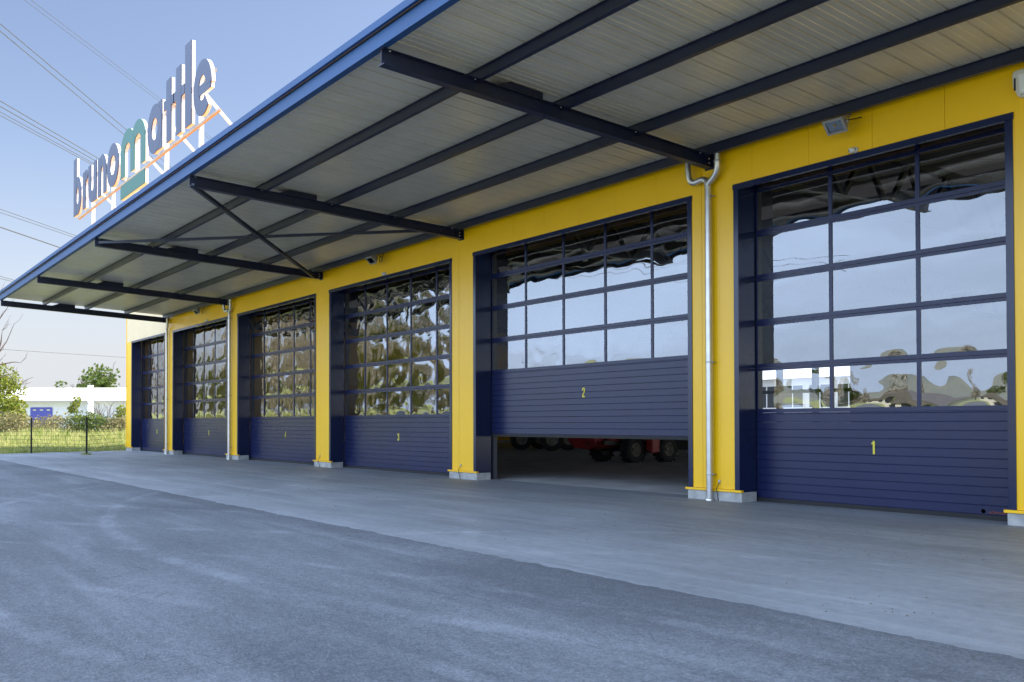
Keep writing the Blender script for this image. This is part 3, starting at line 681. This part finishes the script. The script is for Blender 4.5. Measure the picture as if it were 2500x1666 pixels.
# ------------------------------------------------------------------ vegetation
def leaf_cloud(mb, blobs, n, size, rng, airy=-.12):
    tot=sum(b[3]*b[4]*b[5] for b in blobs)**1
    for (cx,cy,cz,rx,ry,rz) in blobs:
        m=int(n*(rx*ry*rz)/tot)
        for _ in range(m):
            while True:
                p=Vector((rng.uniform(-1,1),rng.uniform(-1,1),rng.uniform(-1,1)))
                if .25<p.length<1 and rng.random()<p.length**1.5: break
            nz_=noise.noise(Vector((p.x*2.3+cx,p.y*2.3+cy,p.z*2.3+cz)))
            if nz_<airy: continue
            q=Vector((cx+p.x*rx,cy+p.y*ry,cz+p.z*rz)); s=size*rng.uniform(.6,1.35)
            a=Vector((rng.gauss(0,1),rng.gauss(0,1),rng.gauss(0,1))).normalized(); b=a.cross(Vector((rng.gauss(0,1),rng.gauss(0,1),rng.gauss(0,1)))).normalized()
            mb.add([q-a*s*.5,q+b*s*.28,q+a*s*.5,q-b*s*.28],[(0,1,2,3)])
def grow(mb,p,d,L,r,depth,rng,tips,spread=.6):
    pts=[p]; q=Vector(p); dd=Vector(d)
    for i in range(4):
        dd=(dd+Vector((rng.gauss(0,.13),rng.gauss(0,.13),rng.gauss(.04,.1)))).normalized(); q=q+dd*L/4; pts.append(q.copy())
    mb.tube(pts,[r,r*.9,r*.8,r*.7,r*.55],6 if depth>1 else 4,cap=False)
    if depth==0: tips.append(q); return
    for k in range(rng.choice((2,3))):
        nd=(dd+Vector((rng.gauss(0,spread),rng.gauss(0,spread),rng.gauss(.1,spread*.6)))).normalized()
        grow(mb,pts[rng.choice((2,3,4))],nd,L*rng.uniform(.6,.8),r*.55,depth-1,rng,tips,spread)
def tree(name,x,y,h,rad,leafm,n,size,seed,label,cat='tree',group=None,trunk=True,low=.3,nb=9,airy=-.12):
    rng=random.Random(seed); e=empty(name,(x,y,-.03),label,cat,group)
    if trunk:
        mb=MB(); tips=[]; tr_=h*.028
        mb.tube([(x,y,-.1),(x+.02*h*rng.gauss(0,1),y,h*.2),(x+.02*h*rng.gauss(0,1),y,h*.42)],[tr_*1.4,tr_,tr_*.7],8)
        for k in range(5): grow(mb,(x,y,h*(.22+.06*k)),Vector((rng.gauss(0,.8),rng.gauss(0,.8),.9)).normalized(),h*.3,tr_*.5,2,rng,tips,.5)
        mb.build('trunk',BARK,e)
    blobs=[]
    for k in range(nb):
        t=rng.random(); zc=h*(low+(.86-low)*t); rr=rad*(1-.55*abs(t-.4))*.62
        a=rng.uniform(0,6.28); ro=rad*.62*(1-.5*t)*math.sqrt(rng.random())
        blobs.append((x+ro*math.cos(a),y+ro*math.sin(a),zc,rr*rng.uniform(.6,1.1),rr*rng.uniform(.6,1.1),rr*rng.uniform(.45,.8)))
    blobs.append((x,y,h-rad*.3,rad*.35,rad*.35,rad*.35))
    mb=MB(); leaf_cloud(mb,blobs,n,size,rng,airy); mb.build('crown',leafm,e,fix=False)
    return e
# trees behind the white building
tree('tree',-139.2,20.9,9.7,4.4,LEAF,9000,.5,1,'tallest green tree rising behind the white flue pipe',nb=15,airy=.06,group='trees behind the white building')
tree('tree',-140.5,16.2,7.2,2.9,LEAF,4200,.45,2,'round tree left of the tallest tree behind the white roof',nb=12,airy=.04,group='trees behind the white building')
tree('tree',-144,10.5,7.3,1.6,LEAFD,1200,.5,3,'small dark tree peeking over the middle of the white roof',group='trees behind the white building')
tree('tree',-143.5,7.6,6.2,2.0,LEAFD,1400,.5,4,'low bushy tree just over the roof ridge beside the left shrubbery',group='trees behind the white building')
tree('tree',-146,4.6,6.9,1.7,LEAF,1200,.5,5,'pale tree half hidden by the left shrubbery',group='trees behind the white building')
tree('tree',-134,24.6,7.0,2.2,LEAF,1800,.5,6,'low tree in front of the grey gable',group='trees behind the white building')
# left shrubbery, shrubs in the meadow
tree('shrub',-68.6,-2.0,5.5,2.7,LEAFY,11000,.22,11,'large leafy yellow green shrub at the left edge','shrub',airy=.03,low=.08,nb=18)
tree('shrub',-66.2,-1.1,2.9,1.4,LEAFY,4200,.2,12,'lower green shrub in front of the blue doors','shrub',low=.06,trunk=False,nb=10)
tree('shrub',-65.0,2.35,3.0,.8,LEAFY,2600,.17,13,'bright upright green shrub left of the bare shrub','shrub',low=.06,trunk=False)
tree('shrub',-63.4,4.75,2.4,1.0,LEAFY,2600,.17,14,'green shrub at the yellow building corner','shrub',low=.06,trunk=False)
def bare(name,x,y,h,seed,label,m,n=9,spread=.55):
    rng=random.Random(seed); e=empty(name,(x,y,-.03),label,'shrub' if h<5 else 'tree'); mb=MB(); tips=[]
    for k in range(n): grow(mb,(x+rng.gauss(0,.12),y+rng.gauss(0,.12),-.05),Vector((rng.gauss(0,.5),rng.gauss(0,.5),1)).normalized(),h*.42,.028*h/3+.012,3,rng,tips,spread)
    mb.build('branches',m,e); return e
bare('bare_shrub',-63.9,3.75,3.3,21,'bare brown shrub in front of the white flue pipe',TWIG)
rng=random.Random(8)
for k,(x,y,hh,rr,lab) in enumerate([(-62.5,-2.0,1.9,2.2,'brownish hedge bush below the left shrubbery'),(-62.6,.4,1.75,2.3,'brown hedge bush behind the fence post in front of the blue door'),(-62.0,2.4,1.8,2.1,'dark hedge bush left of the second fence post'),(-61.2,4.2,1.6,2.0,'hedge bush under the bare shrub'),(-60.6,5.9,1.8,2.0,'hedge bush at the building corner')]):
    tree('hedge_bush',x,y,hh*.95,rr,LEAFB if k in (0,1,3) else LEAF,5200,.15,40+k,lab,'bush','brownish hedge bushes behind the meadow',trunk=False,low=.12,nb=16)
# leafless tree reaching in from the left
e=empty('bare_tree',(-57.5,-6.0,-.03),'leafless tree with thin grey branches at the left edge','tree')
rng=random.Random(3); mb=MB(); tips=[]
def D(u,v,Z): return CP+(fw+rt*((u-1250)/2220)-up*((v-998.4)/2220))*Z
mb.tube([(-57.4,-5.2,-.1),(-57.6,-5.0,2.2),(-57.9,-4.5,4.2),(-58.1,-4.2,6.0),(-58.2,-3.9,8.3)],[.20,.16,.12,.09,.03],8)
BR=[[(-57.9,-4.5,4.2),(-58.05,-3.72,4.6),(-58.3,-3.2,5.2),(-58.4,-2.75,5.9),(-58.3,-2.4,6.9)],
    [(-58.05,-3.72,4.6),(-58.3,-3.25,4.55),(-58.2,-2.4,4.75),(-58.3,-2.05,4.72)],
    [(-58.1,-4.2,6.0),(-58.2,-3.6,6.6),(-58.2,-3.35,7.5),(-58.2,-3.2,8.6)],
    [(-58.2,-3.6,6.6),(-58.3,-3.1,7.2),(-58.2,-2.7,7.9)],
    [(-58.3,-3.2,5.2),(-58.2,-3.05,5.9),(-58.2,-3.0,6.5)],[(-57.9,-4.5,4.2),(-58.0,-3.9,3.7),(-58.2,-3.0,3.9),(-58.2,-2.5,4.1)]]
for b_ in BR:
    n_=len(b_); mb.tube(b_,[.06-.048*i/(n_-1) for i in range(n_)],6)
    for k in range(4):
        i=rng.randrange(1,n_); p=Vector(b_[i]); mb.tube([p,p+Vector((rng.gauss(0,.1),rng.uniform(.05,.3),rng.uniform(.15,.45))),p+Vector((rng.gauss(0,.2),rng.uniform(.1,.5),rng.uniform(.4,.9)))],[.012,.009,.005],4)
mb.build('branches',TWIG,e)
# meadow grass
rng=random.Random(77); mb=MB()
def in_meadow(x,y):
    ex=-44.15+.30*(-y)*.9 if y<0 else -44.2
    return x<ex-.05
for _ in range(42000):
    t=rng.random()**1.4; x=-42.2-t*22; y=-9.5+rng.random()*(9.5+ (abs(x)-38)*.42)
    if not in_meadow(x,y): continue
    far=min(1,max(0,(-43.5-x)/9)); h=rng.uniform(.08,.22)+far*rng.uniform(.2,1.25)*(.6+.5*noise.noise(Vector((x*.4,y*.4,0)))); wd=.012+.02*far
    a=rng.uniform(0,6.28); dx,dy=math.cos(a)*wd,math.sin(a)*wd; lx,ly=rng.gauss(0,.35)*h,rng.gauss(0,.35)*h
    mb.add([(x-dx,y-dy,-.03),(x+dx,y+dy,-.03),(x+lx*.4+dx*.6,y+ly*.4+dy*.6,h*.6),(x+lx,y+ly,h),(x+lx*.4-dx*.6,y+ly*.4-dy*.6,h*.6)],[(0,1,2,3,4)])
tag(mb.build('meadow_grass',GRASS,fix=False),'tall sunlit meadow grass behind the wire fence','grass',kind='stuff')
# weeds at the fence post
mb=MB()
for _ in range(160):
    x=-38.87+rng.gauss(0,.13); y=-2.82+rng.gauss(0,.13); h=rng.uniform(.04,.16); a=rng.uniform(0,6.28); dx,dy=math.cos(a)*.008,math.sin(a)*.008
    mb.add([(x-dx,y-dy,0),(x+dx,y+dy,0),(x+rng.gauss(0,.05),y+rng.gauss(0,.05),h)],[(0,1,2)])
tag(mb.build('weeds',GRASS,fix=False),'green weeds round the foot of the nearer fence post','weeds',kind='stuff')
# ------------------------------------------------------------------ white building behind the meadow
tag(MB().add([(-97,-6,-.015),(-76,24,-.015),(-70,19.5,-.015),(-86,-6,-.015)],[(0,1,2,3)]).build('bounce_sheet', BOUNCE_PALE, fix=False), kind='structure')  # unseen pale sheet added to cut green bounce onto the workshop wall
wb=empty('white_workshop',(-92,8,0),'long low white workshop with white roof and blue doors','building')
A=Vector((-100.4,-2.6,0)); B=Vector((-78.0,26.6,0)); ax=(B-A).normalized(); nb_=Vector((-ax.y,ax.x,0))  # nb_ points away from the camera
Lw=(B-A).length
def loc(s_,d,z): return A+ax*s_+nb_*d+Vector((0,0,z))
def lbox(mb,s0,s1,d0,d1,z0,z1):
    mb.add([loc(s,d,z) for z in (z0,z1) for d in (d0,d1) for s in (s0,s1)],[(0,2,3,1),(4,5,7,6),(0,1,5,4),(1,3,7,5),(3,2,6,7),(2,0,4,6)]); return mb
mb=MB(); lbox(mb,0,Lw,0,14,-.05,3.3); mb.build('wall',mat('workshop_render',(.60,.62,.70),.8,var=.06,vscale=.6),wb)
mb=MB(); mb.add([loc(s,d,z) for s in (-.3,Lw+.3) for d,z in ((-.5,3.36),(10,4.95),(14.4,3.4),(14.4,3.3),(10,4.8),(-.5,3.26))],[(0,1,7,6),(1,2,8,7),(2,3,9,8),(3,4,10,9),(4,5,11,10),(5,0,6,11),(0,5,4,3,2,1),(6,7,8,9,10,11)])
rf=mb.build('roof',BROOF,wb)
mb=MB(); 
for s in (9.3,12.6): mb.obox(loc(s,-.2,3.44),loc(s+.3,9.5,4.90),.04,.04)
mb.build('roof_batten',GREYM,rf)
mb=MB(); lbox(mb,-.3,Lw+.3,-.62,-.51,3.22,3.34); mb.build('gutter',GREYM,wb)
for s in (5.9,9.15):
    mb=MB(); lbox(mb,s,s+2.05,-.06,.02,0,2.75); d_=mb.build('door',BDOOR,wb)
    for k in range(3):
        mb=MB(); lbox(mb,s+.25+k*.65,s+.55+k*.65,-.075,-.062,2.45,2.56); mb.build('window',mat('pale_glass',(.5,.5,.4),.3),d_)
p=loc(15.3,-1.2,0); mb=MB(); mb.tube([p+Vector((0,0,-.05)),p+Vector((0,0,4.75))],.26,16); mb.build('flue_pipe',WHITE,wb)
gb=empty('grey_barn',(-118,30,0),'grey gabled building partly hidden behind the yellow corner','building')
mb=MB(); mb.box(-124,-112,24.0,40,0,4.6); mb.build('wall',BWALL,gb)
mb=MB(); mb.prism([(23.0,4.7),(32,8.3),(41,4.7),(41,4.5),(32,8.1),(23.0,4.5)],'x',-125,-111); mb.prism([(24.0,4.6),(40,4.6),(32,8.05)],'x',-124,-112); mb.build('roof',TILE,gb)
# ------------------------------------------------------------------ behind the hall: white office block seen through it
ob=empty('white_office',(-44,46,0),'white office block with a row of windows, seen through the panes of door 1','building')
mb=MB(); mb.box(-75,-18,46,58,-.05,4.4); mb.build('wall',WHITE,ob)
mb=MB(); mb.prism([(45.2,4.41),(52,7.2),(58.6,4.41)],'x',-75.5,-17.5); mb.build('roof',BROOF,ob)
for k in range(14):
    x=-60+k*2.3; w0=MB().box(x,x+1.9,45.94,46.02,2.2,4.0).build('window',WHITE,ob)
    MB().box(x+.08,x+.9,45.93,45.935,2.3,3.9).box(x+1.0,x+1.82,45.93,45.935,2.3,3.9).build('window_glass',WDARK,w0)
sheet('rear_yard',[(-90,26.3),(10,26.3),(10,46),(-90,46)],-.01,APR)
# ------------------------------------------------------------------ opposite side of the yard (mirrored in the door glass)
TP=[(-51,-16.5,7.2,2.8),(-59,-22,9.4,3.6),(-60,-17.5,9.0,3.2),(-63,-25,10.5,3.8),(-71,-20,10,3.6),(-79,-25,11,4),(-86,-18.5,6.5,3.0),(-75,-31,10.5,3.8),(-86,-36,11.5,4.2),(-96,-24,7.5,3.5),(-96,-46,11,4),(-80,-39,14,5),(-89,-33,15,5),(-72,-27,12.5,4.2),(-96,-29,15,5),(-102,-23,8,4),(-66,-90,6,4),(-52,-72,6.2,3.6),(-40,-84,6.5,3.5),(-47,-86,7,3.8),(-56,-88,6.6,4),(-64,-84,7.4,4),(-75,-88,8,4.2),(-32,-86,6,3.4),(-38,-92,7.5,4),(-105,-30,9,4),(-90,-40,11,4)]
protos=[tree('yard_tree',0,0,10,3.7,[LEAF,LEAFT,LEAFT][k],4600,.42,60+k,'x') for k in range(3)]
SIDE=['nearest','second']
KIND=['mid green bushy','tan leaved loose','brownish dense']
for i,(x,y,h,r) in enumerate(TP):
    k=i%3; o=protos[k] if i<3 else copy_tree(protos[k])
    o.location=(x,y,-.03); s=h/10; o.scale=(s*r/3.7*1.0,s*r/3.7,s); o.rotation_euler.z=i*1.3
    tag(o,f'{KIND[k]} tree across the yard mirrored in the door panes','tree','trees across the yard')
def house(x,y,w_,d_,h,rh,label):
    e=empty('house',(x,y,0),label,'house')
    MB().box(x-w_/2,x+w_/2,y-d_/2,y+d_/2,-.05,h).build('wall',BWALL,e)
    MB().prism([(x-w_/2-.5,h+.01),(x,h+rh),(x+w_/2+.5,h+.01)],'y',y-d_/2-.4,y+d_/2+.4).build('roof',TILE,e)
    for k in range(4):
        xx=x-w_/2+w_*(k+.5)/4; MB().box(xx-.5,xx+.5,y+d_/2+.005,y+d_/2+.04,1.2,2.4).build('window',WDARK,e)
house(-33,-70,7,6,2.5,1.5,'white house with grey gable across the yard mirrored in door 1')
house(-47,-74,7,6,2.5,1.4,'white house with grey gable further left across the yard')

# dry dirt crumbs scattered on the concrete
rng=random.Random(31); mb=MB()
for (cx,cy,n,sg) in ((-4.6,-3.3,46,.45),(-3.4,-2.4,34,.4),(-5.9,-2.2,30,.5),(-3.6,-5.6,30,.35),(-8.0,-4.0,26,1.2),(-16,-3.5,40,2.6),(-27,-4,40,4)):
    for _ in range(n):
        x=cx+rng.gauss(0,sg); y=cy+rng.gauss(0,sg*.6); r=rng.uniform(.003,.011)*(1.6 if cx<-12 else 1)
        if not -6.2<y<-.25: continue
        pts=[(x+r*rng.uniform(.6,1.4)*math.cos(a),y+r*rng.uniform(.6,1.4)*math.sin(a)) for a in (0,1.2,2.5,3.8,5.0)]
        mb.add([(px,py,.0005) for px,py in pts]+[(x,y,r*.7)],[(i,(i+1)%5,5) for i in range(5)])
tag(mb.build('dirt_crumbs', mat('dirt', (.17,.145,.11), .95, var=.4, vscale=3), fix=False),'dry brown dirt crumbs scattered over the concrete apron','dirt',kind='stuff')
